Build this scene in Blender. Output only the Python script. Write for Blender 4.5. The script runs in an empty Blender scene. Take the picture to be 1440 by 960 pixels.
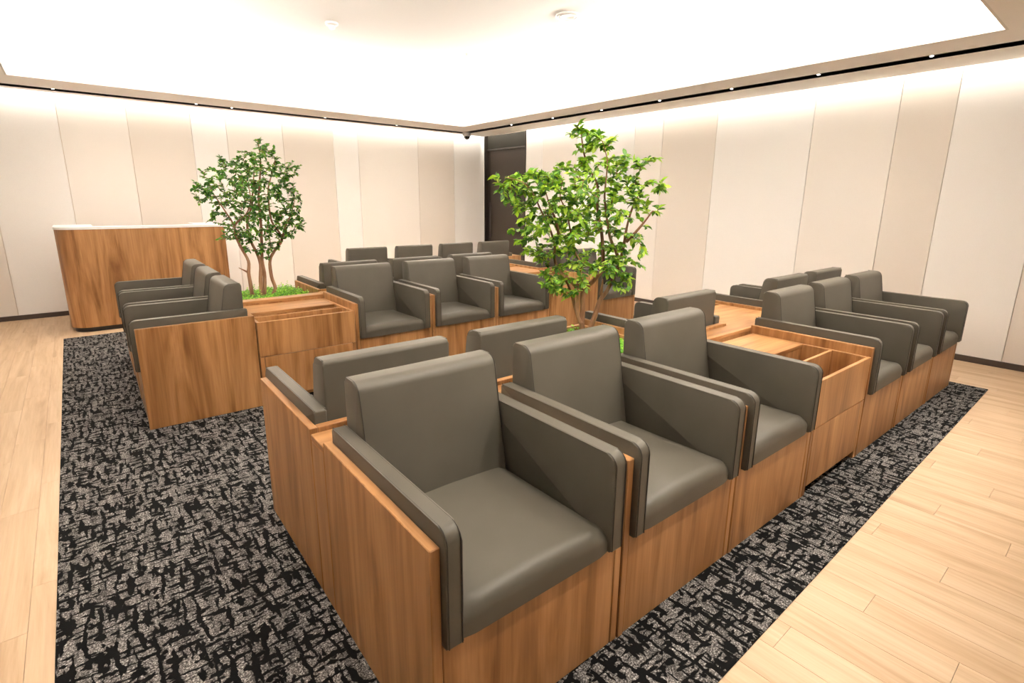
import bpy, bmesh, math, random
from mathutils import Vector, Matrix, noise
random.seed(7)
K = 1.4                      # metres per survey unit (camera stands 1 unit above the floor)
C = bpy.context.scene.collection
sc = bpy.context.scene

# ------------------------------------------------------------------ camera
cam = bpy.data.objects.new('camera', bpy.data.cameras.new('camera')); C.objects.link(cam)
RX = Vector((0.77215085, -0.63539503, 0.00749768))
DN = Vector((-0.13904088, -0.18045636, -0.97370588))
FW = Vector((0.62004088, 0.75080534, -0.22768541))
m = Matrix((RX, -DN, -FW)).transposed().to_4x4()
m.translation = Vector((0, 0, 1.0 * K))
cam.matrix_world = m
cam.data.sensor_width = 36; cam.data.lens = 36 * 733.4 / 1440
cam.data.shift_x = 4.68 / 1440; cam.data.shift_y = -26.2 / 1440
cam.data.clip_start = 0.05
sc.camera = cam

# ------------------------------------------------------------------ world and exposure
w = bpy.data.worlds.new('world'); sc.world = w; w.use_nodes = True
w.node_tree.nodes['Background'].inputs[0].default_value = (1, .93, .85, 1)
w.node_tree.nodes['Background'].inputs[1].default_value = .05
sc.view_settings.view_transform = 'Standard'; sc.view_settings.look = 'None'
sc.view_settings.exposure = 1.17; sc.view_settings.gamma = 1

# room numbers (units)
WX, WY, NX, NY = 4.39, 5.87, -1.45, -.75
ZS, ZT = 1.82, 2.13          # soffit, raised ceiling
CX0, CX1, CY0, CY1 = -.205, 3.60, .62, 5.203
COVE, WASH, SPOT = 36.0, 3.6, 8.0
WARM = (1, .95, .895)

def area(name, x, y, z, sx, sy, rot, power, col=WARM):
    l = bpy.data.lights.new(name, 'AREA'); l.shape = 'RECTANGLE'; l.size = sx * K; l.size_y = sy * K
    l.energy = power; l.color = col
    o = bpy.data.objects.new(name, l); C.objects.link(o); o.location = (x * K, y * K, z * K); o.rotation_euler = rot
    return o
PI = math.pi
LX, LY = CX1 - CX0 + .4, CY1 - CY0 + .4
mx, my = (CX0 + CX1) / 2, (CY0 + CY1) / 2
# light strips lying in the cove, behind the upstand, aimed up and inwards
area('cove_strip_light', mx, CY1 + .18, ZS + .035, LX, .07, (PI + 1.3, 0, 0), COVE * LX)
area('cove_strip_light', mx, CY0 - .18, ZS + .035, LX, .07, (PI - 1.3, 0, 0), COVE * LX)
area('cove_strip_light', CX1 + .18, my, ZS + .035, .07, LY, (0, PI - 1.3, 0), COVE * LY)
area('cove_strip_light', CX0 - .18, my, ZS + .035, .07, LY, (0, PI + 1.3, 0), COVE * LY)
# strips in the shadow gap along the two visible walls
area('wall_wash_light', (WX + NX) / 2, WY - .055, ZS + .09, WX - NX - .1, .03, (0.15, 0, 0), WASH * (WX - NX), (1, .93, .82))
area('wall_wash_light', WX - .055, (WY + NY) / 2, ZS + .09, .03, WY - NY - .1, (0, -.15, 0), WASH * (WY - NY), (1, .93, .82))

# ------------------------------------------------------------------ materials
def mat(name, col=(.8, .8, .8), rough=.5, metal=0, spec=None):
    M = bpy.data.materials.new(name); M.use_nodes = True
    b = M.node_tree.nodes['Principled BSDF']
    b.inputs['Base Color'].default_value = (*col, 1); b.inputs['Roughness'].default_value = rough
    b.inputs['Metallic'].default_value = metal
    if spec is not None: b.inputs['Specular IOR Level'].default_value = spec
    return M
def N(M, t, **k):
    n = M.node_tree.nodes.new(t)
    for a, v in k.items():
        if a in n.inputs.keys() if isinstance(a, str) else False: n.inputs[a].default_value = v
        else: setattr(n, a, v)
    return n
def LK(M, a, b): M.node_tree.links.new(a, b)
def ramp(M, fac, stops):
    r = N(M, 'ShaderNodeValToRGB'); e = r.color_ramp.elements
    while len(e) < len(stops): e.new(.5)
    for i, (p, c) in enumerate(stops): e[i].position = p; e[i].color = (*c, 1) if len(c) == 3 else c
    LK(M, fac, r.inputs[0]); return r
def coords(M, scale, rnd=True, src='Object'):
    tc = N(M, 'ShaderNodeTexCoord'); mp = N(M, 'ShaderNodeMapping'); mp.inputs['Scale'].default_value = scale
    if rnd:
        oi = N(M, 'ShaderNodeObjectInfo'); mu = N(M, 'ShaderNodeMath', operation='MULTIPLY'); mu.inputs[1].default_value = 37.0
        LK(M, oi.outputs['Random'], mu.inputs[0])
        ad = N(M, 'ShaderNodeVectorMath', operation='ADD'); LK(M, tc.outputs[src], ad.inputs[0]); LK(M, mu.outputs[0], ad.inputs[1])
        LK(M, ad.outputs[0], mp.inputs[0])
    else: LK(M, tc.outputs[src], mp.inputs[0])
    return mp.outputs[0]
def noise_tex(M, vec, scale, detail=4, rough=.5, dist=0):
    n = N(M, 'ShaderNodeTexNoise'); n.inputs['Scale'].default_value = scale; n.inputs['Detail'].default_value = detail
    n.inputs['Roughness'].default_value = rough; n.inputs['Distortion'].default_value = dist; LK(M, vec, n.inputs['Vector']); return n
def mixc(M, fac, a, b, mode='MIX'):
    x = N(M, 'ShaderNodeMix', data_type='RGBA', blend_type=mode)
    if isinstance(fac, float): x.inputs[0].default_value = fac
    else: LK(M, fac, x.inputs[0])
    for s, v in ((6, a), (7, b)):
        if isinstance(v, tuple): x.inputs[s].default_value = (*v, 1)
        else: LK(M, v, x.inputs[s])
    return x.outputs[2]
def bump(M, h, strength, dist):
    b = N(M, 'ShaderNodeBump'); b.inputs['Strength'].default_value = strength; b.inputs['Distance'].default_value = dist
    LK(M, h, b.inputs['Height']); LK(M, b.outputs[0], M.node_tree.nodes['Principled BSDF'].inputs['Normal'])
def wood(name, axis, dark, midc, light, rough=.38, wide=1.0):
    M = mat(name, midc, rough); b = M.node_tree.nodes['Principled BSDF']
    s = [6.5 * wide] * 3; s[axis] = .75
    v = coords(M, tuple(s))
    n1 = noise_tex(M, v, 1.0, 4, .5, 2.2)
    s2 = [90] * 3; s2[axis] = 2.5
    v2 = coords(M, tuple(s2)); n2 = noise_tex(M, v2, 1.0, 3, .6, .3)
    s3 = [2.2] * 3; s3[axis] = .25
    v3 = coords(M, tuple(s3)); n3 = noise_tex(M, v3, 1.0, 1, .5, .2)
    r1 = ramp(M, n1.outputs[0], [(.30, dark), (.46, midc), (.56, tuple(.5 * (x + y) for x, y in zip(midc, light))), (.70, light)])
    r2 = ramp(M, n2.outputs[0], [(.30, (.80, .76, .72)), (.62, (1, 1, 1))])
    r3 = ramp(M, n3.outputs[0], [(.35, (.86, .84, .82)), (.65, (1.06, 1.06, 1.06))])
    c = mixc(M, 1.0, r1.outputs[0], r2.outputs[0], 'MULTIPLY'); c = mixc(M, 1.0, c, r3.outputs[0], 'MULTIPLY')
    LK(M, c, b.inputs['Base Color']); bump(M, n2.outputs[0], .12, .001)
    return M
WD = ((.245, .106, .034), (.395, .192, .068), (.54, .290, .122))
M_wood = wood('walnut_upright', 2, *WD)
M_woodx = wood('walnut_along', 0, *WD)
M_woody = wood('walnut_deep', 1, *WD)
M_fabric = mat('taupe_vinyl', (.09, .078, .058), .5, 0, .42)
v = coords(M_fabric, (1, 1, 1)); nf = noise_tex(M_fabric, v, 900, 2); nf2 = noise_tex(M_fabric, v, 7, 2)
rr = ramp(M_fabric, nf2.outputs[0], [(.3, (.079, .070, .052)), (.7, (.088, .078, .059))])
LK(M_fabric, rr.outputs[0], M_fabric.node_tree.nodes['Principled BSDF'].inputs['Base Color']); bump(M_fabric, nf.outputs[0], .25, .0006)
M_thread = mat('dark_seam', (.035, .03, .024), .8)
M_black = mat('black_recess', (.012, .012, .012), .6)
M_plinth = mat('black_plinth', (.012, .014, .017), .35)
M_white = mat('white_plastic', (.60, .575, .545), .4)
M_top = mat('white_solid_surface', (.88, .88, .88), .3)
def paint(name, col, rough=.85):
    M = mat(name, col, rough, 0, .25); v = coords(M, (1, 1, 1)); n = noise_tex(M, v, 260, 3, .7)
    lo = tuple(x * .97 for x in col); hi = tuple(min(1, x * 1.02) for x in col)
    r = ramp(M, n.outputs[0], [(.35, lo), (.65, hi)]); LK(M, r.outputs[0], M.node_tree.nodes['Principled BSDF'].inputs['Base Color'])
    bump(M, n.outputs[0], .15, .0006); return M
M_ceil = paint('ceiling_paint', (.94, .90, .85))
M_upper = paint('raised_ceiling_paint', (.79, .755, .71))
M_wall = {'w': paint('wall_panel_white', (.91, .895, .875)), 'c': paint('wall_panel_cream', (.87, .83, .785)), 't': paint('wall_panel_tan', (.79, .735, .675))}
M_base = mat('baseboard_brown', (.060, .043, .036), .5)
M_back = mat('panel_backing', (.74, .64, .53), .8)
M_door = mat('door_bronze', (.050, .037, .028), .55)
M_transom = mat('transom_olive', (.030, .027, .020), .7, 0, .25)
M_frame = mat('door_frame_dark', (.028, .022, .018), .35)
M_metal = mat('brushed_dark_metal', (.12, .11, .10), .35, .8)
M_soil = mat('dark_soil', (.03, .02, .012), .9)
M_lens = mat('lamp_lens', (1, 1, 1), .4)
b = M_lens.node_tree.nodes['Principled BSDF']; b.inputs['Emission Color'].default_value = (1, .93, .82, 1); b.inputs['Emission Strength'].default_value = 6
M_dome = mat('dark_camera_dome', (.01, .01, .01), .08)
# oak planks
M_oak = mat('pale_oak', (.7, .5, .33), .5)
v = coords(M_oak, (7, .7, 7)); n1 = noise_tex(M_oak, v, 1.0, 5, .6, 1.4)
v2 = coords(M_oak, (60, 2.2, 60)); n2 = noise_tex(M_oak, v2, 1.0, 3, .6, .2)
r1 = ramp(M_oak, n1.outputs[0], [(.30, (.50, .34, .20)), (.47, (.62, .445, .285)), (.68, (.69, .525, .36))])
r2 = ramp(M_oak, n2.outputs[0], [(.3, (.88, .85, .82)), (.6, (1, 1, 1))])
oi = N(M_oak, 'ShaderNodeObjectInfo'); r3 = ramp(M_oak, oi.outputs['Random'], [(0, (.93, .92, .90)), (1, (1.0, 1.0, 1.0))])
c = mixc(M_oak, 1.0, r1.outputs[0], r2.outputs[0], 'MULTIPLY'); c = mixc(M_oak, 1.0, c, r3.outputs[0], 'MULTIPLY')
LK(M_oak, c, M_oak.node_tree.nodes['Principled BSDF'].inputs['Base Color'])
M_sub = mat('floor_joint', (.55, .39, .25), .7)
# carpet
M_rug = mat('woven_carpet', (.1, .1, .1), .95, 0, .1)
tc = N(M_rug, 'ShaderNodeTexCoord')
def scl(vec, s):
    mp = N(M_rug, 'ShaderNodeMapping'); mp.inputs['Scale'].default_value = s; LK(M_rug, vec, mp.inputs[0]); return mp.outputs[0]
wn = noise_tex(M_rug, tc.outputs['Object'], 55, 2)
ws = N(M_rug, 'ShaderNodeVectorMath', operation='MULTIPLY_ADD'); LK(M_rug, wn.outputs['Color'], ws.inputs[0]); ws.inputs[1].default_value = (.016, .016, 0); LK(M_rug, tc.outputs['Object'], ws.inputs[2])
wv = ws.outputs[0]
ga = noise_tex(M_rug, scl(wv, (52, 9, 1)), 1.0, 1, .5)
gb = noise_tex(M_rug, scl(wv, (12, 56, 1)), 1.0, 1, .5)
gd = noise_tex(M_rug, scl(wv, (26, 26, 1)), 1.0, 1, .5)
gc = noise_tex(M_rug, tc.outputs['Object'], 170, 3, .75)
ge = noise_tex(M_rug, scl(wv, (44, 3.5, 1)), 1.0, 2, .6)
ra = ramp(M_rug, ga.outputs[0], [(.432, (0, 0, 0)), (.46, (1, 1, 1))])
rb = ramp(M_rug, gb.outputs[0], [(.415, (0, 0, 0)), (.445, (1, 1, 1))])
rd = ramp(M_rug, gd.outputs[0], [(.37, (0, 0, 0)), (.40, (1, 1, 1))])
mk = mixc(M_rug, 1.0, ra.outputs[0], rb.outputs[0], 'MULTIPLY'); mk = mixc(M_rug, 1.0, mk, rd.outputs[0], 'MULTIPLY')
gcol = ramp(M_rug, gc.outputs[0], [(.38, (.035, .032, .030)), (.5, (.115, .107, .101)), (.58, (.30, .285, .27)), (.66, (.62, .60, .57))])
gcol2 = ramp(M_rug, ge.outputs[0], [(.38, (.62, .62, .62)), (.6, (1.2, 1.2, 1.2))])
gg = mixc(M_rug, 1.0, gcol.outputs[0], gcol2.outputs[0], 'MULTIPLY')
rc = mixc(M_rug, mk, (.006, .006, .006), gg)
LK(M_rug, rc, M_rug.node_tree.nodes['Principled BSDF'].inputs['Base Color'])
hm = N(M_rug, 'ShaderNodeMath', operation='MULTIPLY_ADD'); LK(M_rug, gc.outputs[0], hm.inputs[0]); hm.inputs[1].default_value = .5; LK(M_rug, mk, hm.inputs[2])
bump(M_rug, hm.outputs[0], .7, .004)
# plants
def leafmat(name, stops):
    M = mat(name, stops[1][1], .38, 0, .5); ge = N(M, 'ShaderNodeNewGeometry'); oi = N(M, 'ShaderNodeObjectInfo')
    ad = N(M, 'ShaderNodeMath', operation='ADD'); LK(M, ge.outputs['Random Per Island'], ad.inputs[0]); LK(M, oi.outputs['Random'], ad.inputs[1])
    fr = N(M, 'ShaderNodeMath', operation='FRACT'); LK(M, ad.outputs[0], fr.inputs[0])
    r = ramp(M, fr.outputs[0], stops); b = M.node_tree.nodes['Principled BSDF']; LK(M, r.outputs[0], b.inputs['Base Color'])
    tr = N(M, 'ShaderNodeBsdfTranslucent'); g = mixc(M, 1.0, r.outputs[0], (1.0, 1.25, .5), 'MULTIPLY'); LK(M, g, tr.inputs[0])
    ms = N(M, 'ShaderNodeMixShader'); ms.inputs[0].default_value = .30
    LK(M, b.outputs[0], ms.inputs[1]); LK(M, tr.outputs[0], ms.inputs[2])
    LK(M, ms.outputs[0], M.node_tree.nodes['Material Output'].inputs[0]); return M
M_leaf1 = leafmat('deep_green_leaf', [(0, (.025, .10, .014)), (.4, (.055, .19, .020)), (.75, (.12, .32, .033)), (1, (.28, .46, .06))])
M_leaf2 = leafmat('variegated_leaf', [(0, (.05, .15, .03)), (.3, (.13, .31, .045)), (.6, (.30, .52, .05)), (1, (.62, .78, .10))])
M_moss = leafmat('lime_ground_leaf', [(0, (.06, .22, .02)), (.4, (.16, .42, .03)), (.8, (.32, .62, .05)), (1, (.50, .75, .10))])
M_bark = mat('brown_bark', (.26, .12, .055), .7)
v = coords(M_bark, (30, 30, 6)); nb = noise_tex(M_bark, v, 1, 4)
rb_ = ramp(M_bark, nb.outputs[0], [(.35, (.19, .085, .038)), (.6, (.34, .18, .095)), (.75, (.44, .29, .18))]); LK(M_bark, rb_.outputs[0], M_bark.node_tree.nodes['Principled BSDF'].inputs['Base Color'])

# ------------------------------------------------------------------ helpers (all sizes in units, scaled by K)
def link(name, me, m=None, parent=None, loc=(0, 0, 0), rot=0):
    o = bpy.data.objects.new(name, me); C.objects.link(o)
    if m and me is not None and len(me.materials) == 0: me.materials.append(m)
    o.location = Vector(loc) * K; o.rotation_euler = (0, 0, rot)
    if parent: o.parent = parent
    return o
def finish(bm, name, smooth=False):
    me = bpy.data.meshes.new(name); bmesh.ops.recalc_face_normals(bm, faces=bm.faces); bm.to_mesh(me); bm.free(); me.transform(Matrix.Scale(K, 4))
    if smooth:
        for p in me.polygons: p.use_smooth = True
        me.set_sharp_from_angle(angle=math.radians(50))
    return me
def add_box(bm, x0, x1, y0, y1, z0, z1, bev=0, seg=1):
    vs = [bm.verts.new((x, y, z)) for x in (x0, x1) for y in (y0, y1) for z in (z0, z1)]
    f = [bm.faces.new([vs[i] for i in q]) for q in ((0, 1, 3, 2), (4, 6, 7, 5), (0, 4, 5, 1), (2, 3, 7, 6), (0, 2, 6, 4), (1, 5, 7, 3))]
    if bev: bmesh.ops.bevel(bm, geom=list({e for q in f for e in q.edges}), offset=bev, segments=seg, affect='EDGES', profile=.5)
def box(name, x0, x1, y0, y1, z0, z1, m, parent=None, bev=.0012, seg=1, **k):
    bm = bmesh.new(); add_box(bm, x0, x1, y0, y1, z0, z1, bev, seg)
    me = finish(bm, name, seg > 1)
    if m is M_wood:       # lipping on the upper edge runs lengthwise
        me.materials.append(m); me.materials.append(M_woodx if x1 - x0 > y1 - y0 else M_woody)
        for p in me.polygons:
            if p.normal.z > .9: p.material_index = 1
    return link(name, me, m, parent, **k)
def add_prism(bm, poly, a0, a1, bev=0, seg=2, axis=0):
    """poly: (y,z) points extruded along x from a0 to a1 (axis 0), or (x,y) along z (axis 2)"""
    P = (lambda p, a: (a, p[0], p[1])) if axis == 0 else (lambda p, a: (p[0], p[1], a))
    A = [bm.verts.new(P(p, a0)) for p in poly]; B = [bm.verts.new(P(p, a1)) for p in poly]
    fa = bm.faces.new(A); fb = bm.faces.new(B); n = len(poly)
    for i in range(n): bm.faces.new((A[i], A[(i + 1) % n], B[(i + 1) % n], B[i]))
    if bev: bmesh.ops.bevel(bm, geom=list(fa.edges) + list(fb.edges), offset=bev, segments=seg, affect='EDGES', profile=.5)
def fillet(poly, radii, seg=5):
    out = []; n = len(poly)
    for i, p in enumerate(poly):
        r = radii[i]; p = Vector(p)
        if not r: out.append(tuple(p)); continue
        a = (Vector(poly[i - 1]) - p); b = (Vector(poly[(i + 1) % n]) - p); a.normalize(); b.normalize()
        ang = a.angle(b); d = r / math.tan(ang / 2); c = p + (a + b).normalized() * (r / math.sin(ang / 2))
        p0 = p + a * d; p1 = p + b * d; v0 = p0 - c; v1 = p1 - c
        for k in range(seg + 1):
            t = k / seg; vv = v0.lerp(v1, t); vv.normalize(); out.append(tuple(c + vv * r))
    return out
def add_tube(bm, pts, rad, sides=6, cap=True):
    pts = [Vector(p) for p in pts]; rings = []
    rads = rad if isinstance(rad, (list, tuple)) else [rad] * len(pts)
    up = Vector((.31, .2, .93))
    for i, p in enumerate(pts):
        t = (pts[min(i + 1, len(pts) - 1)] - pts[max(i - 1, 0)])
        if t.length < 1e-9: t = Vector((0, 0, 1))
        t.normalize(); a = t.cross(up)
        if a.length < .1: a = t.cross(Vector((1, 0, 0)))
        a.normalize(); b = t.cross(a)
        rings.append([bm.verts.new(p + (a * math.cos(2 * PI * k / sides) + b * math.sin(2 * PI * k / sides)) * rads[i]) for k in range(sides)])
    for r0, r1 in zip(rings, rings[1:]):
        for k in range(sides): bm.faces.new((r0[k], r0[(k + 1) % sides], r1[(k + 1) % sides], r1[k]))
    if cap and sides > 2: bm.faces.new(rings[0]); bm.faces.new(rings[-1][::-1])
def lathe(name, prof, m, parent=None, loc=(0, 0, 0), n=32):
    bm = bmesh.new(); rings = []
    for r, z in prof: rings.append([bm.verts.new((r * math.cos(2 * PI * k / n), r * math.sin(2 * PI * k / n), z)) for k in range(n)])
    for a, b in zip(rings, rings[1:]):
        for k in range(n): bm.faces.new((a[k], a[(k + 1) % n], b[(k + 1) % n], b[k]))
    bm.faces.new(rings[0]); bm.faces.new(rings[-1][::-1])
    return link(name, finish(bm, name, True), m, parent, loc=loc)
def thing(name, label, cat, loc=(0, 0, 0), rot=0, group=None):
    o = bpy.data.objects.new(name, None); C.objects.link(o); o.location = Vector(loc) * K; o.rotation_euler = (0, 0, rot)
    o.empty_display_size = .1
    return tag(o, label, cat, group)
def tag(o, label, cat, group=None, kind=None):
    o['label'] = label; o['category'] = cat
    if group: o['group'] = group
    if kind: o['kind'] = kind
    return o
def structure(o): o['kind'] = 'structure'; return o
def copy_tree(o, parent=None):
    c = o.copy(); C.objects.link(c)
    if parent: c.parent = parent
    for ch in list(o.children): copy_tree(ch, c)
    return c

# ------------------------------------------------------------------ room shell
T = .06
floor = structure(box('floor', NX, WX, NY, WY, -.08, -.008, M_sub, bev=0))
# planks: individual boards over the floor that shows, joined boards elsewhere
PW, PL = .095, .66
plank_meshes = {}
def plank_mesh(l):
    key = round(l, 3)
    if key not in plank_meshes:
        bm = bmesh.new(); add_box(bm, .0003, PW - .0003, .0003, l - .0003, -.008, 0, .0003); plank_meshes[key] = finish(bm, 'plank'); plank_meshes[key].materials.append(M_oak)
    return plank_meshes[key]
RX0, RX1, RY0, RY1 = -.163, 3.79, .414, 4.862
extra = bmesh.new(); cand = []
nx = int((WX - NX) / PW) + 1
for i in range(nx):
    x = NX + i * PW
    if x + PW > WX: 
        add_box(extra, x, WX, NY, WY, -.008, 0, .0006); continue
    y = NY - ((i * 5) % 7) / 7 * PL
    while y < WY:
        y0, y1 = max(y, NY), min(y + PL, WY)
        if y1 - y0 > .02:
            hid = x > RX0 + .01 and x + PW < RX1 - .01 and y0 > RY0 + .01 and y1 < RY1 - .01
            cx, cy = x + PW / 2, (y0 + y1) / 2
            f = cx * .6200 + cy * .7508 + .2277
            u = (cx * .772 - cy * .6354 - .0075) / max(f, .01); vv = (cx * -.139 - cy * .1805 + .9737) / max(f, .01)
            seen = f > .1 and abs(u) < 1.15 and -.3 < vv < .9
            cand.append((0 if (seen and not hid) else 1, f, x, y0, y1))
        y += PL
cand.sort()
for k, (h, f, x, y0, y1) in enumerate(cand):
    if h == 0 and k < 300:
        link('plank', plank_mesh(y1 - y0), None, floor, loc=(x, y0, 0))
    else: add_box(extra, x + .0006, x + PW - .0006, y0 + .0006, y1 - .0006, -.008, 0)
o = link('floorboards', finish(extra, 'floorboards'), M_oak, floor); o['kind'] = 'stuff'

# walls with individual upright panels
def pan_wall(name, fixed, breaks, tones, along, skip=()):
    if along == 'x': wl = box(name, NX - T, WX + T, fixed + .014, fixed + .08, 0, 2.1, M_back, bev=0)
    else: wl = None
    return wl
wall_left = structure(box('wall_left', NX, WX + T, WY + .014, WY + .1, 0, 2.32, M_back, bev=0))
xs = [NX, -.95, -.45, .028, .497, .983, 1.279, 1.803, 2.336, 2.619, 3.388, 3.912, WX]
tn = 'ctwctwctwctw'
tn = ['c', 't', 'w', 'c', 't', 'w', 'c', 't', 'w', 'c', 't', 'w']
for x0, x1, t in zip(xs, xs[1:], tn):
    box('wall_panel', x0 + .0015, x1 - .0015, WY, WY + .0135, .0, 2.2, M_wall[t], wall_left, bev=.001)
wall_right = structure(bpy.data.objects.new('wall_right', None)); C.objects.link(wall_right)
bm = bmesh.new(); add_box(bm, WX + .014, WX + .1, NY, 5.01, 0, 2.32); add_box(bm, WX + .014, WX + .1, 5.855, WY + .1, 0, 2.32); add_box(bm, WX + .2, WX + .26, 4.9, WY + .1, 0, 2.32)
bpy.data.objects.remove(wall_right)
wall_right = structure(link('wall_right', finish(bm, 'wall_right'), M_back))
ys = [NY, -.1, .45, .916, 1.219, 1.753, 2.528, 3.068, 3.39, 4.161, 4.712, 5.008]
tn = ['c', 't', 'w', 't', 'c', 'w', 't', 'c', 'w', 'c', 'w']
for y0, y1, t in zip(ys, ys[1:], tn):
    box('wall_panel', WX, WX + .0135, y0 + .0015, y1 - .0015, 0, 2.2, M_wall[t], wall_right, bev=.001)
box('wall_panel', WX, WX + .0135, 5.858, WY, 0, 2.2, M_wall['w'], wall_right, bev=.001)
structure(box('wall_back', NX - T, NX, NY - T, WY + .1, 0, 2.32, M_wall['c'], bev=0))
structure(box('wall_near', NX, WX + .1, NY - T, NY, 0, 2.32, M_wall['c'], bev=0))
structure(box('baseboard_left', NX, WX - .012, WY - .009, WY - .0005, .0005, .040, M_base))
structure(box('baseboard_right', WX - .009, WX - .0005, NY, 5.0, .0005, .040, M_base))

# door in the right wall
door = structure(bpy.data.objects.new('door_1', None)); C.objects.link(door); door.location = Vector((WX, 5.02, 0)) * K
def dbox(n, y0, y1, z0, z1, x0, x1, m, p=None): return box(n, x0, x1, y0, y1, z0, z1, m, p or door)
dbox('door_leaf', .030, .765, .004, 1.645, .050, .080, M_door)
dbox('transom_panel', .012, .822, 1.668, 1.835, .050, .070, M_transom)
dbox('door_jamb', -.004, .006, 0, 1.84, -.004, .10, M_frame)
dbox('door_jamb', .826, .834, 0, 1.84, -.004, .10, M_frame)
dbox('transom_rail', .010, .824, 1.647, 1.664, .036, .080, M_metal)
dbox('side_track', .772, .824, .004, 1.645, .056, .080, M_frame)
bm = bmesh.new(); add_tube(bm, [(.022, .735, .50), (.022, .735, .98)], .009, 10)
for z in (.55, .93): add_tube(bm, [(.022, .735, z), (.052, .735, z)], .006, 8)
link('door_handle', finish(bm, 'door_handle', True), M_metal, door)

# ceiling: soffit with track slot, upstand, raised ceiling
SX, SY = 3.94, 5.655         # slot centre lines
GAP = .05
bm = bmesh.new()
def sof(x0, x1, y0, y1): add_box(bm, x0, x1, y0, y1, ZS, ZS + .02)
U = .012
ox0, ox1, oy0, oy1 = NX, WX - GAP, NY, WY - GAP
s = .050
# strips: outside slots and inside slots (slots on the left, right and near sides)
nys = .18
sof(ox0, ox1, SY + s, oy1); sof(SX + s, ox1, oy0, SY + s)
sof(ox0, SX - s, CY1 + U, SY - s); sof(CX1 + U, SX - s, nys + s, CY1 + U); sof(ox0, CX0 - U, nys + s, CY1 + U)
sof(CX0 - U, CX1 + U, nys + s, CY0 - U); sof(ox0, SX - s, oy0, nys - s)
ceiling = structure(link('ceiling', finish(bm, 'ceiling'), M_ceil))
bm = bmesh.new()   # upstand around the opening
for q in ((CX0 - .012, CX1 + .012, CY1, CY1 + .012), (CX0 - .012, CX1 + .012, CY0 - .012, CY0), (CX1, CX1 + .012, CY0, CY1), (CX0 - .012, CX0, CY0, CY1)):
    add_box(bm, *q, ZS, ZS + .055)
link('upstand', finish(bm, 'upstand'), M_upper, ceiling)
bm = bmesh.new(); add_box(bm, NX - T, WX + .1, NY - T, WY + .1, ZT + .035, ZT + .10)
e = .30
add_box(bm, CX0 - e, CX1 + e, CY0 - e, CY1 + e, ZT, ZT + .03)
for q in ((CX0 - e, CX1 + e, CY1 + e, CY1 + e + .02), (CX0 - e, CX1 + e, CY0 - e - .02, CY0 - e), (CX1 + e, CX1 + e + .02, CY0 - e, CY1 + e), (CX0 - e - .02, CX0 - e, CY0 - e, CY1 + e)):
    add_box(bm, *q, ZS + .02, ZT + .02)
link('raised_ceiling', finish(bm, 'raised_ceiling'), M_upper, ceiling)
bm = bmesh.new()   # black channel inside the slots
def chan(x0, x1, y0, y1): add_box(bm, x0, x1, y0, y1, ZS + .045, ZS + .055)
chan(NX, SX + s, SY - s, SY + s); chan(SX - s, SX + s, NY, SY + s); chan(NX, SX, nys - s, nys + s)
for q in ((NX, SX + s, SY + s, SY + s + .004), (NX, SX - s, SY - s - .004, SY - s), (SX + s, SX + s + .004, NY, SY + s), (SX - s - .004, SX - s, NY, SY - s)):
    add_box(bm, *q, ZS - .001, ZS + .05)
link('track_channel', finish(bm, 'track_channel'), M_black, ceiling)

# spotlights in the slots
def spotlight(x, y, tx, ty, label, power, size=1.5, group='spotlights in the ceiling slots'):
    t = thing('spotlight', label, 'light', (x, y, ZS), 0, group)
    lathe('lamp_body', [(.010, .007), (.013, .008), (.013, .038), (.008, .040)], M_white, t, n=16)
    lathe('lamp_lens', [(.0085, .0035), (.009, .0068)], M_lens, t, n=16)
    if power:
        l = bpy.data.lights.new('spot', 'SPOT'); l.energy = power; l.spot_size = size; l.spot_blend = .9; l.color = (1, .93, .83); l.shadow_soft_size = .028 * K
        o = bpy.data.objects.new('spot_beam', l); C.objects.link(o); o.parent = t; o.location = (0, 0, -.004 * K)
        d = Vector((tx - x, ty - y, -ZS)); o.rotation_euler = d.to_track_quat('-Z', 'Y').to_euler()
    return t
RS = [.40, .98, 1.58, 2.18, 2.81, 3.44, 4.09, 4.75]
LS = [.03, 1.01, 1.3, 2.18, 3.0]
ORD = ['nearest', 'second', 'third', 'fourth', 'fifth', 'sixth', 'seventh', 'eighth']
for i, y in enumerate(RS): spotlight(SX, y, 3.4, y - .1, '%s spotlight head in the right-hand black ceiling slot%s' % (ORD[i], '' if i == 0 else ', counted from the near end'), SPOT * .5, 1.0)
for i, x in enumerate(LS): spotlight(x, SY, x, 5.1, '%s spotlight head in the left-hand black ceiling slot' % ['leftmost', 'second from left', 'third from left', 'fourth from left', 'fifth from left'][i], SPOT * .5, 1.0)
for i, x in enumerate((1.0, 1.55, 2.1, 2.65, 3.2, 3.6)): spotlight(x, nys, x - .45, .95, '%s spotlight head in the ceiling slot above the near aisle' % ['leftmost', 'second from left', 'third from left', 'fourth from left', 'fifth from left', 'rightmost'][i], SPOT * 6.0, 1.2)

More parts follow.
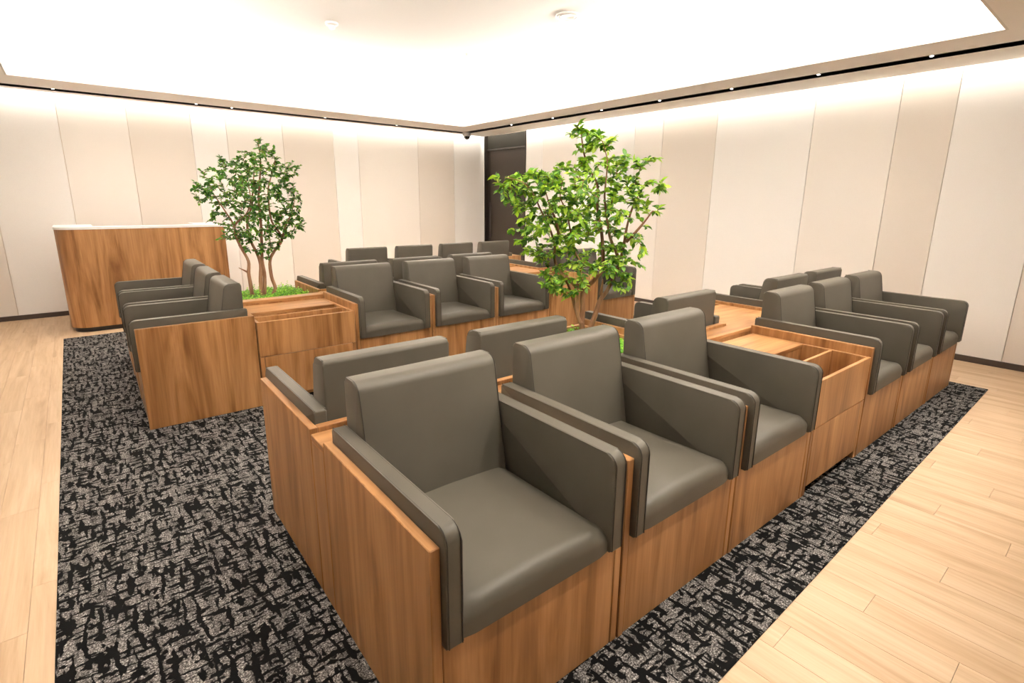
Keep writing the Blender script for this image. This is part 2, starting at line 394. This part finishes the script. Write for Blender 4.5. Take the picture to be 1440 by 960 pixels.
# ceiling fittings
t = thing('smoke_detector', 'small round white detector on the raised ceiling, left of centre', 'detector', (1.499, 3.664, ZT))
lathe('detector_base', [(.040, -.0005), (.040, -.012), (.034, -.016), (.020, -.017)], M_white, t)
lathe('detector_head', [(.019, -.018), (.019, -.034), (.012, -.040), (.003, -.042)], M_white, t)
t = thing('ceiling_speaker', 'round white ceiling speaker set in the raised ceiling', 'speaker', (2.569, 2.557, ZT))
lathe('speaker_rim', [(.074, -.0005), (.076, -.006), (.068, -.011), (.060, -.011), (.058, -.006)], M_white, t, n=48)
lathe('speaker_grille', [(.057, -.0065), (.055, -.009), (.04, -.0105), (.038, -.0088), (.02, -.0095), (.018, -.008), (.003, -.0085)], M_ceil, t, n=48)
tag(lathe('sprinkler_head', [(.012, -.0005), (.012, -.004), (.005, -.006), (.005, -.014), (.009, -.015), (.002, -.018)], M_white, loc=(2.593, 3.687, ZT), n=16), 'tiny white sprinkler head on the raised ceiling near its far corner', 'sprinkler')
t = thing('security_camera', 'small white dome security camera at the ceiling corner above the door', 'camera', (3.93, 5.60, ZS))
lathe('camera_housing', [(.052, -.0015), (.054, -.006), (.052, -.034), (.044, -.046), (.038, -.047)], M_white, t)
lathe('camera_dome', [(.036, -.048), (.035, -.060), (.028, -.073), (.016, -.082), (.004, -.085)], M_dome, t)

# ------------------------------------------------------------------ carpet
RT = .004
rug = bmesh.new(); add_box(rug, RX0, RX1, RY0, RY1, .0002, RT, .0008)
tag(link('carpet', finish(rug, 'carpet'), M_rug), 'black and grey woven pattern carpet under the seating', 'carpet')

# ------------------------------------------------------------------ furniture frame
TH = math.radians(-1.1); O0 = (.363, .632)
def W(a, b, z=RT + .0004):
    return (O0[0] + a * math.cos(TH) - b * math.sin(TH), O0[1] + a * math.sin(TH) + b * math.cos(TH), z)
P = .477
PC = .4865
def chair_proto(kind, both=False):
    t = thing('armchair', '', 'armchair')
    front = kind == 'front'
    D = .482 if front else .468
    R_ = .468 if front else .436           # rear face of the back cushion
    X = (lambda u0, u1: (u0, u1)) if front else (lambda u0, u1: (PC - u1, PC - u0))
    px = X(0, .0195); box('side_panel', px[0], px[1], 0, D, 0, .455, M_wood, t, .0016)
    px = X(.4640, .4845); box('side_panel', px[0], px[1], .002, D, 0, .453, M_wood, t, .0016)
    bx = X(.0220, .4620)
    box('base_box', bx[0], bx[1], .003, D - (.002 if front else .023), 0, .262, M_wood, t, .0014)
    if not front: bb = X(.0200, .4635); box('back_board', bb[0], bb[1], D - .022, D, 0, .455, M_wood, t, .0016)
    for (u0, u1) in (X(.0205, .0530), X(.4270, .4625)):
        poly = fillet([(-.015, .264), (R_ + .008, .264), (R_ + .008, .488), (-.015, .488)], [.004, 0, .006, .026])
        bm = bmesh.new(); add_prism(bm, poly, u0, u1, .0045, 3)
        ar = link('armrest', finish(bm, 'armrest', True), M_fabric, t)
        for u in (u0 + .0030, u1 - .0030):
            bm = bmesh.new()
            pts = [(u, yy + (-.0016 if yy < .1 else 0), zz) for yy, zz in fillet([(-.0145, .267), (-.0145, .4872), (R_ + .008, .4872)], [0, .026, 0])]
            add_tube(bm, pts, .0011, 4)
            link('seam', finish(bm, 'seam'), M_thread, ar)
    s0, s1 = X(.0537, .4263)
    d_ = R_ - .458
    poly = fillet([(.328 + d_, .280), (R_, .280), (R_, .608), (.388 + d_, .608)], [0, 0, .012, .030], 6)
    bm = bmesh.new(); add_prism(bm, poly, s0, s1, .006, 3)
    bc = link('back_cushion', finish(bm, 'back_cushion', True), M_fabric, t)
    for u in (s0 + .0035, s1 - .0035):
        bm = bmesh.new()
        pts = [(u, yy, zz) for yy, zz in fillet([(.3525 + d_, .420), (.3870 + d_, .6074), (R_ - .004, .6074)], [0, .030, 0])]
        add_tube(bm, pts, .0011, 4)
        link('seam', finish(bm, 'seam'), M_thread, bc)
    # seat cushion: grid with a soft crown and rounded front
    bm = bmesh.new(); nu, prof = 14, fillet([(-.010, .2625), (-.012, .323), (.350 + d_, .318)], [0, .030, 0], 7)
    back = prof[-1]; ff = prof[:-1] + [(prof[-2][0] + (back[0] - prof[-2][0]) * k / 8, prof[-2][1] + (back[1] - prof[-2][1]) * k / 8) for k in range(1, 9)]
    grid = []
    for i in range(nu + 1):
        tt = i / nu; edge = min(tt, 1 - tt) * (s1 - s0)
        drop = .012 * math.exp(-edge / .010) if edge > 0 else .013
        row = []
        for (yy, zz) in ff:
            hfac = max(0, min(1, (zz - .2625) / .05))
            crown = .007 * math.sin(PI * tt) * hfac
            wr = .0009 * noise.noise(Vector((tt * 5, yy * 22, 0))) * hfac
            yo = .005 * (math.exp(-edge / .008) if yy < .03 else 0)
            row.append(bm.verts.new((s0 + tt * (s1 - s0), yy + yo, zz - drop * hfac + crown + wr)))
        grid.append(row)
    for i in range(nu):
        for j in range(len(ff) - 1): bm.faces.new((grid[i][j], grid[i + 1][j], grid[i + 1][j + 1], grid[i][j + 1]))
    for g in (grid[0], grid[-1]):
        lo = bm.verts.new((g[0].co.x, ff[-1][0], .2625)); bm.faces.new([*g, lo])
    link('seat_cushion', finish(bm, 'seat_cushion', True), M_fabric, t)
    return t
protoF = chair_proto('front'); protoR = chair_proto('rear'); protoE = protoF
used = set()
def chair(proto, a, b, rot, label, group, sx=1, sy=1, sz=1):
    c = proto if proto not in used else copy_tree(proto)
    used.add(proto); c.location = Vector(W(a, b)) * K; c.rotation_euler = (0, 0, TH + rot); c.scale = (sx, sy, sz)
    tag(c, label, 'armchair', group); return c

# island one, front row (faces the camera side)
g = 'armchairs in the front row'
names = ["taupe armchair nearest the camera, left end of the front row beside a bare wooden side",
 "taupe front-row armchair right beside the nearest armchair, second from the left end",
 "taupe front-row armchair immediately left of the wooden console with two open bins",
 'taupe front-row armchair immediately right of the wooden console with two open bins',
 'taupe front-row armchair second from the right-hand end, one in from the last seat',
 'taupe armchair at the far right end of the front row, nearest the right wall']
for i, (a_, w_) in enumerate(((0, .487), (.4885, .488), (.977, .487), (1.945, .462), (2.408, .461), (2.870, .464))): chair(protoF, a_, 0, 0, names[i], g, w_ / PC)
# island one, rear row (backs towards the camera)
g = 'armchairs backed onto the front row'
names = ["taupe armchair seen from behind, back-to-back with the armchair nearest the camera",
 "taupe armchair seen from behind, just left of the big tree's trunk",
 "taupe armchair seen from behind, between the big tree and the flat console top",
 "taupe armchair seen from behind, just beyond the flat console top at right",
 "taupe armchair backed onto the rightmost front-row seats, only its top showing"]
BF = 1.040
for i, a_ in enumerate((0, .476, 1.42, 2.375, 2.853)): chair(protoR, a_ + .475, BF, PI, names[i], g, .475 / PC)

def ledge(a0, a1, b0, b1, label):
    t = thing('ledge', label, 'ledge', W(a0, b0), TH)
    box('ledge_body', 0, a1 - a0, .0015, b1 - b0 - .002, 0, .428, M_wood, t)
    box('ledge_top', -.0, a1 - a0, .0, b1 - b0 - .001, .4285, .4435, M_woodx, t, .0015)
    return t
ledge(0, 3.334, .4835, .570, 'long low walnut ledge running between the two front rows of armchairs')

def console(a, b, wd, label, group=None, depth=.468):
    t = thing('console', label, 'console', W(a, b), TH, group)
    H = .42; th = .015
    for x in (0, wd - th): box('side_gable', x, x + th, .014, depth, 0, H, M_wood, t)
    box('apron', 0, wd, 0, .0135, .248, H, M_wood, t, .0015)
    box('door', th + .006, wd - th - .004, 0, .013, .032, .245, M_wood, t, .0015)
    box('front_stile', 0, th + .004, 0, .0135, 0, .2465, M_wood, t)
    box('front_stile', wd - th - .002, wd, 0, .0135, 0, .2465, M_wood, t)
    box('bin_floor', th, wd - th, .014, .25, .20, .212, M_woodx, t)
    box('bin_divider', th + .0003, wd - th - .0003, .132, .144, .213, H - .001, M_wood, t)
    box('bin_back', th + .0003, wd - th - .0003, .248, .26, .213, H - .016, M_wood, t)
    box('tray_top', th + .0003, wd - th - .0003, .246, depth, H - .0155, H, M_woodx, t)
    box('toe_kick', th, wd - th, .05, .06, 0, .19, M_woodx, t)
    return t
console(1.4655, .002, .477, 'walnut console with two open bins in the front row, right of third armchair', 'walnut consoles with open bins')
# rear console, flush top with a bin at its far side
def flat_console(a, b0, b1, wd, label, z=.44):
    t = thing('console', label, 'console', W(a, b0), TH)
    d = b1 - b0
    for x in (0, wd - .015): box('side_gable', x, x + .015, 0, d, 0, z - .0155, M_wood, t)
    box('front_panel', .0153, wd - .0153, d - .014, d, 0, z - .0155, M_wood, t)
    box('flat_top', 0, wd, 0, .30, z - .015, z, M_woodx, t)
    box('bin_rim', 0, wd, d - .016, d, z - .015, z, M_woodx, t)
    for x in (0, wd - .015): box('bin_rim', x, x + .015, .3003, d - .0163, z - .015, z, M_woody, t)
    box('bin_floor', .0153, wd - .0153, .02, d - .0143, .22, .232, M_woodx, t)
    return t
flat_console(1.898, .572, BF, .474, 'flat walnut console behind the open-bin console, between rear-facing armchairs')

def planter(a, b0, b1, wd, label, z=.40, group=None):
    t = thing('planter', label, 'planter', W(a, b0), TH, group)
    d = b1 - b0
    box('planter_side', 0, .015, 0, d, 0, z, M_wood, t); box('planter_side', wd - .015, wd, 0, d, 0, z, M_wood, t)
    box('planter_side', .0153, wd - .0153, 0, .015, 0, z, M_wood, t); box('planter_side', .0153, wd - .0153, d - .015, d, 0, z, M_wood, t)
    box('soil', .0153, wd - .0153, .0153, d - .0153, 0, z - .035, M_soil, t)
    return t

def leafverts(L, wd, fold, droop):
    # pointed leaf along +y, eight vertices around a folded midrib
    ys_ = (0, .26, .64, 1.0); ws_ = (0, .95, .92, 0)
    mid = [Vector((0, y * L, -droop * y * y * L)) for y in ys_]
    lf = [Vector((-ws_[i] * wd / 2, ys_[i] * L, fold * wd - droop * ys_[i] ** 2 * L)) for i in (1, 2)]
    rt = [Vector((ws_[i] * wd / 2, ys_[i] * L, fold * wd - droop * ys_[i] ** 2 * L)) for i in (1, 2)]
    return mid + lf + rt
LF = ((0, 1, 4), (1, 2, 5, 4), (2, 3, 5), (0, 6, 1), (1, 6, 7, 2), (2, 7, 3))
def add_leaf(VV, FF, M4, L, wd, fold=.22, droop=.18):
    n = len(VV)
    VV.extend([M4 @ q for q in leafverts(L, wd, fold, droop)]); FF.extend([tuple(n + i for i in f) for f in LF])
def mesh_from(name, V, F):
    me = bpy.data.meshes.new(name); me.from_pydata([tuple(q * K) for q in V], [], F); me.update(); return me
def ground_cover(a0, a1, b0, b1, z, label, n, h=.035):
    V, F = [], []
    for k in range(n):
        x = random.uniform(a0, a1); y = random.uniform(b0, b1); c = Vector(W(x, y, 0)); 
        hz = z + h * (.5 + .5 * noise.noise(Vector((x * 14, y * 14, 0)))) * random.uniform(.3, 1)
        M4 = Matrix.Translation((c.x, c.y, hz)) @ Matrix.Rotation(random.uniform(0, 6.28), 4, 'Z') @ Matrix.Rotation(random.uniform(-.3, 1.0), 4, 'X')
        L = random.uniform(.008, .015); add_leaf(V, F, M4, L, L * .7)
    for k in range(n // 90):
        x = random.uniform(a0, a1); y = random.uniform(b0, b1); c = Vector(W(x, y, 0)); hh = random.uniform(.02, .05)
        for j in range(6):
            M4 = Matrix.Translation((c.x, c.y, z + .015 + hh * j / 6)) @ Matrix.Rotation(j * 2.4, 4, 'Z') @ Matrix.Rotation(.5, 4, 'X')
            add_leaf(V, F, M4, .014, .008)
    o = link('ground_cover', mesh_from('ground_cover', V, F), M_moss); return tag(o, label, 'plant', None, 'stuff')
planter(.954, .572, BF, .463, 'walnut planter box at the foot of the big variegated tree', .43)
ground_cover(.974, 1.40, .592, 1.022, .398, 'lime green low foliage filling the planter under the big variegated tree', 5200, .045)

# island two
b2 = 2.0; a2 = .698; q = .472
g = 'armchairs in the middle row facing the camera'
SX_ = (q - .001) / PC
names = ["taupe middle-row armchair immediately right of the console in front of the slim tree",
 "taupe armchair at the centre of the three adjoining middle-row seats facing the camera",
 "taupe middle-row armchair just left of the wooden planter front behind the big tree"]
for i in range(3): chair(protoF, a2 + i * q, b2, 0, names[i], g, SX_)
chair(protoE, a2 + 4 * q, b2, 0, "taupe armchair behind the big tree's trunk, at the right end of the middle row", g, SX_)
g = 'armchairs backed onto the middle row'
names = ["taupe armchair seen from behind, its low arm beside the slim tree's planter",
 'taupe armchair whose back rises behind the centre seat of the middle row',
 "taupe armchair whose back rises behind the third seat of the middle row"]
BD = b2 + 1.04
for i in range(3): chair(protoR, a2 + (i + 1) * q, BD, PI, names[i], g, SX_)
chair(protoR, 2.53 + q, BD, PI, "taupe armchair mostly hidden by the big tree's foliage, its low arm near the door", g, SX_)
ledge(a2, a2 + 5 * q + .018, b2 + .4835, b2 + .570, 'walnut ledge between the middle row and the armchairs backed onto it')
flat_console(a2 + 3 * q + .003, b2 + .572, BD, 2.53 - a2 - 3 * q - .006, 'flat walnut console behind the third middle-row armchair, partly behind foliage')
planter(a2 + 3 * q + .003, b2 + .002, b2 + .468, q - .006, 'walnut planter with a tall wooden front between middle-row armchairs, behind the big tree', .415)
ground_cover(a2 + 3 * q + .02, a2 + 4 * q - .02, b2 + .02, b2 + .45, .385, 'green foliage in the planter between the middle-row armchairs', 3000, .045)

# left block
a3 = -.262; ql = .472
names = ["taupe armchair of the left block with its broad bare wooden side facing the camera",
 'taupe armchair in the middle of the left block of three facing left',
 "taupe armchair of the left block nearest the reception counter"]
for i in range(3): chair(protoR, a3, b2 + .005 + (i + 1) * ql, -PI / 2, names[i], 'left block of armchairs facing left', (ql - .001) / PC)
console(.212, b2 + .002, a2 - .003 - .212, 'long walnut console with two open bins between the left block and the middle row', 'walnut consoles with open bins')
ledge(.212, a2 - .003, b2 + .4695, b2 + .545, 'walnut ledge between the left open-bin console and the slim tree planter')
planter(.212, b2 + .547, b2 + 1.06, a2 - .006 - .212, 'walnut planter box at the foot of the slim green tree', .41)
ground_cover(.232, a2 - .022, b2 + .565, b2 + 1.04, .405, 'lime green low foliage filling the planter under the slim green tree', 6000, .040)

# wall-side row
a4 = 1.222; b4 = 3.455; qe = .441
names = ['taupe armchair back at the left end of the row by the far wall',
 'taupe armchair back second from the left in the row by the far wall',
 'taupe armchair back third from the left in the row by the far wall',
 'taupe armchair back at the right end of the far row, before the dark door']
for i in range(4): chair(protoR, a4 + (i + 1) * qe, b4 - .0 + .447, PI, names[i], 'armchairs in the row by the far wall', (qe - .001) / PC, .93)
box('end_panel', 0, .075, 0, .435, 0, .456, M_wood, None, .0015, loc=W(a4 + 4 * qe + .002, b4 + .012), rot=TH)
o = [x for x in C.objects if x.name.startswith('end_panel')][0]; o.name = 'end_cabinet'
tag(o, 'narrow walnut end cabinet closing the far row beside the dark door', 'cabinet')

# ------------------------------------------------------------------ reception counter
t = thing('reception_counter', 'curved-corner walnut reception counter with white top by the left wall', 'counter', (-.112, 5.0, 0))
Wc, Dc = 1.105, .50
out = fillet([(0, 0), (Wc, 0), (Wc, Dc), (0, Dc)], [.13, 0, 0, 0], 10)
bm = bmesh.new(); add_prism(bm, out, .036, .770, axis=2); link('counter_body', finish(bm, 'counter_body', True), M_wood, t)
ins = fillet([(.02, .02), (Wc - .02, .02), (Wc - .02, Dc - .02), (.02, Dc - .02)], [.115, 0, 0, 0], 10)
bm = bmesh.new(); add_prism(bm, ins, 0, .0355, axis=2); link('plinth', finish(bm, 'plinth', True), M_plinth, t)
o2 = fillet([(-.004, -.004), (Wc + .004, -.004), (Wc + .004, Dc), (Wc - .19, Dc), (Wc - .19, .13), (.23, .13), (.23, Dc), (-.004, Dc)], [.134, 0, 0, 0, 0, 0, 0, 0], 10)
bm = bmesh.new(); add_prism(bm, o2, .7705, .788, axis=2); link('counter_top', finish(bm, 'counter_top', True), M_top, t)

# ------------------------------------------------------------------ trees
T1 = {"a": [[-0.089, 0.396], [-0.093, 0.485], [-0.097, 0.559], [-0.092, 0.632], [-0.125, 0.718], [-0.145, 0.789], [-0.147, 0.848], [-0.179, 0.918], [-0.214, 0.987], [-0.248, 1.043]], "a2": [[-0.147, 0.848], [-0.109, 0.883], [-0.068, 0.924], [-0.044, 1.011], [-0.056, 1.102]], "b": [[-0.037, 0.396], [-0.036, 0.507], [-0.027, 0.605], [-0.038, 0.667], [-0.068, 0.752], [-0.078, 0.847], [-0.05, 0.941], [-0.031, 1.034], [-0.017, 1.126], [-0.003, 1.217]], "c": [[-0.025, 0.396], [-0.011, 0.53], [-0.016, 0.629], [-0.008, 0.751], [-0.002, 0.87], [-0.003, 0.988], [0.014, 1.104], [0.029, 1.219], [0.028, 1.32], [0.02, 1.353]], "d": [[0.012, 0.396], [0.043, 0.452], [0.028, 0.528], [0.028, 0.627], [0.059, 0.688], [0.104, 0.748], [0.097, 0.797], [0.058, 0.87], [0.052, 0.988], [0.059, 1.07], [0.09, 1.164], [0.106, 1.221]], "d2": [[0.104, 0.748], [0.127, 0.821], [0.168, 0.905], [0.198, 0.989]], "e": [[-0.097, 0.559], [-0.118, 0.573], [-0.149, 0.592]]}
C1 = [[0.022, 1.369], [0.071, 1.322], [0.112, 1.29], [0.15, 1.223], [0.267, 1.213], [0.246, 1.156], [0.191, 1.108], [0.221, 1.061], [0.246, 1.008], [0.216, 0.929], [0.254, 0.819], [0.157, 0.765], [0.111, 0.76], [0.089, 0.699], [0.021, 0.64], [-0.034, 0.642], [-0.075, 0.68], [-0.127, 0.706], [-0.142, 0.766], [-0.237, 0.768], [-0.21, 0.826], [-0.287, 0.873], [-0.24, 0.93], [-0.326, 0.975], [-0.348, 1.047], [-0.322, 1.102], [-0.285, 1.169], [-0.195, 1.166], [-0.186, 1.249], [-0.128, 1.224], [-0.071, 1.271], [-0.02, 1.262]]
T2 = {"a": [[0.009, 0.36], [-0.009, 0.439], [-0.024, 0.482], [-0.047, 0.536], [-0.064, 0.589], [-0.081, 0.631], [-0.108, 0.662], [-0.161, 0.671]], "b": [[0.006, 0.36], [-0.012, 0.447], [-0.012, 0.526], [-0.013, 0.612], [0.026, 0.655], [0.067, 0.714], [0.066, 0.765], [0.062, 0.816], [0.051, 0.891], [0.033, 0.97], [0.028, 1.068], [-0.014, 1.144], [-0.037, 1.211], [-0.05, 1.295]], "c": [[0.016, 0.36], [0.03, 0.463], [0.043, 0.507], [0.061, 0.572], [0.09, 0.615], [0.126, 0.7], [0.143, 0.757], [0.154, 0.833], [0.157, 0.873], [0.172, 0.952], [0.197, 1.02], [0.223, 1.068]], "c2": [[0.134, 0.741], [0.124, 0.782], [0.099, 0.832], [0.087, 0.867], [0.074, 0.931], [0.06, 1.019], [0.062, 1.087], [0.063, 1.163], [0.04, 1.238]], "d": [[-0.018, 0.472], [-0.035, 0.525], [-0.039, 0.632], [-0.031, 0.685], [-0.034, 0.747], [-0.061, 0.798], [-0.097, 0.949], [-0.129, 1.018], [-0.121, 1.087]], "d2": [[-0.038, 0.622], [-0.077, 0.663], [-0.126, 0.709], [-0.143, 0.765], [-0.144, 0.817], [-0.172, 0.898], [-0.204, 0.958], [-0.242, 1.037], [-0.283, 1.077], [-0.356, 1.096]], "d3": [[-0.124, 0.848], [-0.142, 0.919], [-0.169, 0.978], [-0.191, 1.047]], "e": [[0.065, 0.598], [0.068, 0.646], [0.069, 0.672]], "f": [[0.159, 0.833], [0.196, 0.874], [0.232, 0.923], [0.258, 0.963]]}
C2 = [[-0.056, 1.32], [-0.005, 1.276], [0.038, 1.266], [0.096, 1.267], [0.109, 1.2], [0.178, 1.172], [0.295, 1.183], [0.218, 1.139], [0.193, 1.087], [0.298, 1.083], [0.306, 1.04], [0.245, 1.021], [0.302, 0.963], [0.232, 0.923], [0.266, 0.845], [0.17, 0.813], [0.28, 0.795], [0.203, 0.753], [0.285, 0.719], [0.191, 0.712], [0.19, 0.639], [0.141, 0.617], [0.087, 0.678], [0.014, 0.707], [0.008, 0.612], [-0.085, 0.567], [-0.208, 0.637], [-0.188, 0.712], [-0.284, 0.773], [-0.317, 0.819], [-0.28, 0.866], [-0.359, 0.865], [-0.292, 0.927], [-0.355, 0.987], [-0.433, 1.103], [-0.325, 1.126], [-0.273, 1.096], [-0.243, 1.13], [-0.172, 1.106], [-0.124, 1.154], [-0.095, 1.192], [-0.056, 1.211], [-0.098, 1.267]]
def inside(p, poly):
    c = False; n = len(poly)
    for i in range(n):
        (x0, y0), (x1, y1) = poly[i], poly[(i + 1) % n]
        if (y0 > p[1]) != (y1 > p[1]) and p[0] < (x1 - x0) * (p[1] - y0) / (y1 - y0) + x0: c = not c
    return c
def tree(label, base, side, skel, canopy, nclus, leafL, per, m_leaf, trunk_r, thick, single, seed, stems):
    rnd = random.Random(seed)
    sd = Vector((side[0], side[1], 0)); dp = Vector((-side[1], side[0], 0))
    t = thing('planted_tree', label, 'tree', (base[0], base[1], 0))
    cx = sum(p[0] for p in canopy) / len(canopy)
    def P3(s_, z_, d_): return sd * s_ + dp * d_ + Vector((0, 0, z_))
    dk = {}; nodes = []
    offs = {}
    for i, (k, pts) in enumerate(skel.items()):
        par = offs.get(k[0]) if len(k) > 1 else None
        phase = rnd.uniform(-1, 1)
        d0 = (par if par is not None else rnd.uniform(-.02, .02)); slope = rnd.uniform(-.16, .16)
        ds = []
        for s_, z_ in pts:
            ds.append(d0 + slope * (z_ - pts[0][1]) + .012 * math.sin(z_ * 14 + phase * 3) * min(1, (z_ - pts[0][1]) * 6))
        if len(k) == 1:
            offs[k] = ds[min(5, len(ds) - 1)]
        if len(k) > 1:      # start on the parent stem exactly
            bs = min(nodes, key=lambda n_: (n_[0] - P3(pts[0][0], pts[0][1], n_[0].dot(dp))).length) if nodes else None
            if bs: sh = bs[0].dot(dp) - ds[0]; ds = [x + sh for x in ds]
        p3 = [P3(s_, z_, d_) for (s_, z_), d_ in zip(pts, ds)]
        # resample smooth
        sm = []
        for j in range(len(p3) - 1):
            a_, b_, c_, e_ = p3[max(j - 1, 0)], p3[j], p3[j + 1], p3[min(j + 2, len(p3) - 1)]
            for u in (0, .25, .5, .75):
                sm.append(.5 * ((2 * b_) + (c_ - a_) * u + (2 * a_ - 5 * b_ + 4 * c_ - e_) * u * u + (-a_ + 3 * b_ - 3 * c_ + e_) * u ** 3))
        sm.append(p3[-1])
        r0 = trunk_r * (1 if k in stems else .62); nn = len(sm)
        rads = [max(.0016, r0 * (1 - .80 * (j / (nn - 1)) ** .9) * (1 + .08 * noise.noise(Vector((j * .8, i, 0))))) for j in range(nn)]
        bm = bmesh.new(); add_tube(bm, sm, rads, 8); link('stem', finish(bm, 'stem', True), M_bark, t)
        for j, p in enumerate(sm):
            if p.z > .48: nodes.append((p, 0))
    zs = [p[1] for p in canopy]; xs_ = [p[0] for p in canopy]
    pts = []
    while len(pts) < nclus:
        p = (rnd.uniform(min(xs_), max(xs_)), rnd.uniform(min(zs), max(zs)))
        if not inside(p, canopy): continue
        # half width of the canopy at this height gives the depth of the crown
        hw = 0
        for d_ in (.04, .08, .12, .16, .20, .26):
            if inside((p[0] - d_, p[1]), canopy) and inside((p[0] + d_, p[1]), canopy): hw = d_
        dd = rnd.uniform(-1, 1) * (hw + .03) * thick
        pts.append(P3(p[0], p[1], dd))
    pts.sort(key=lambda q_: min((q_ - n_[0]).length for n_ in nodes))
    twig = bmesh.new(); leaves = []
    for q_ in pts:
        n0 = min(nodes, key=lambda n_: (q_ - n_[0]).length + .12 * max(0, n_[0].z - q_.z))
        a_ = n0[0]; L = (q_ - a_).length
        if L < .012: continue
        mid = a_.lerp(q_, .5) + Vector((rnd.uniform(-.1, .1) * L, rnd.uniform(-.1, .1) * L, .14 * L))
        seg = [a_.lerp(mid, u).lerp(mid.lerp(q_, u), u) for u in (0, .2, .4, .6, .8, 1)]
        add_tube(twig, seg, [.0022, .0019, .0016, .0013, .0010, .0006], 4, False)
        for p in seg[2:]: nodes.append((p, 1))
        n_l = per + rnd.randint(-2, 2); span = min(L, leafL * 3.2)
        outd = (q_ - a_).normalized()
        rv = rnd.uniform(0, 6.28)
        for j in range(n_l):
            u = 1 - (span / L) * (j / n_l) if j else 1.0
            p = a_.lerp(mid, u).lerp(mid.lerp(q_, u), u)
            sg = 1 if j % 2 else -1
            sdv = outd.cross(Vector((0, 0, 1)));
            if sdv.length < .2: sdv = Vector((math.cos(rv), math.sin(rv), 0))
            sdv.normalize(); ang = rnd.uniform(.5, 1.1) * sg if j else 0
            dr = (outd * math.cos(ang) + sdv * math.sin(ang) + Vector((rnd.gauss(0, .22), rnd.gauss(0, .22), rnd.gauss(-.05, .25)))).normalized()
            upv = (Vector((0, 0, 1)) + Vector((rnd.gauss(0, .45), rnd.gauss(0, .45), 0))).normalized()
            X = dr.cross(upv).normalized(); Z = X.cross(dr).normalized()
            M4 = Matrix((X, dr, Z)).transposed().to_4x4(); M4.translation = p
            leaves.append((M4, leafL * rnd.uniform(.7, 1.15)))
    link('twigs', finish(twig, 'twigs'), M_bark, t)['kind'] = 'stuff'
    # the leaves nearest the camera become parts of their own
    camv = Vector((0, 0, 1)) - Vector((base[0], base[1], 0))
    leaves.sort(key=lambda l: (l[0].translation - camv).length)
    shared = []
    for v_ in range(4):
        me = mesh_from('leaf', leafverts(1, .44 + .05 * v_, .14 + .05 * v_, .12 + .08 * v_), [tuple(f) for f in LF])
        me.materials.append(m_leaf); shared.append(me)
        for p in me.polygons: p.use_smooth = True
    V, F = [], []
    for i, (M4, L) in enumerate(leaves):
        if i < single:
            o = bpy.data.objects.new('leaf', shared[i % 4]); C.objects.link(o); o.parent = t
            mm = M4.copy(); mm.translation = M4.translation * K
            o.matrix_local = mm @ Matrix.Scale(L, 4)
        else: add_leaf(V, F, M4, L, L * rnd.uniform(.48, .66), rnd.uniform(.12, .3), rnd.uniform(.1, .35))
    me = mesh_from('foliage', V, F); o = link('foliage', me, m_leaf, t); o['kind'] = 'stuff'
    for p in me.polygons: p.use_smooth = True
    return t
tree('slim multi-stemmed green tree in the planter left of the middle row', (.885, 3.43), (.96829, -.24984), T1, C1, 820, .0225, 8, M_leaf1, .0125, .85, 0, 3, 'abcd')
tree('large tree with glossy variegated leaves in the planter at the centre of the seating', (1.711, 1.536), (.66818, -.74400), T2, C2, 640, .0305, 8, M_leaf2, .0135, .75, 300, 11, 'abc')
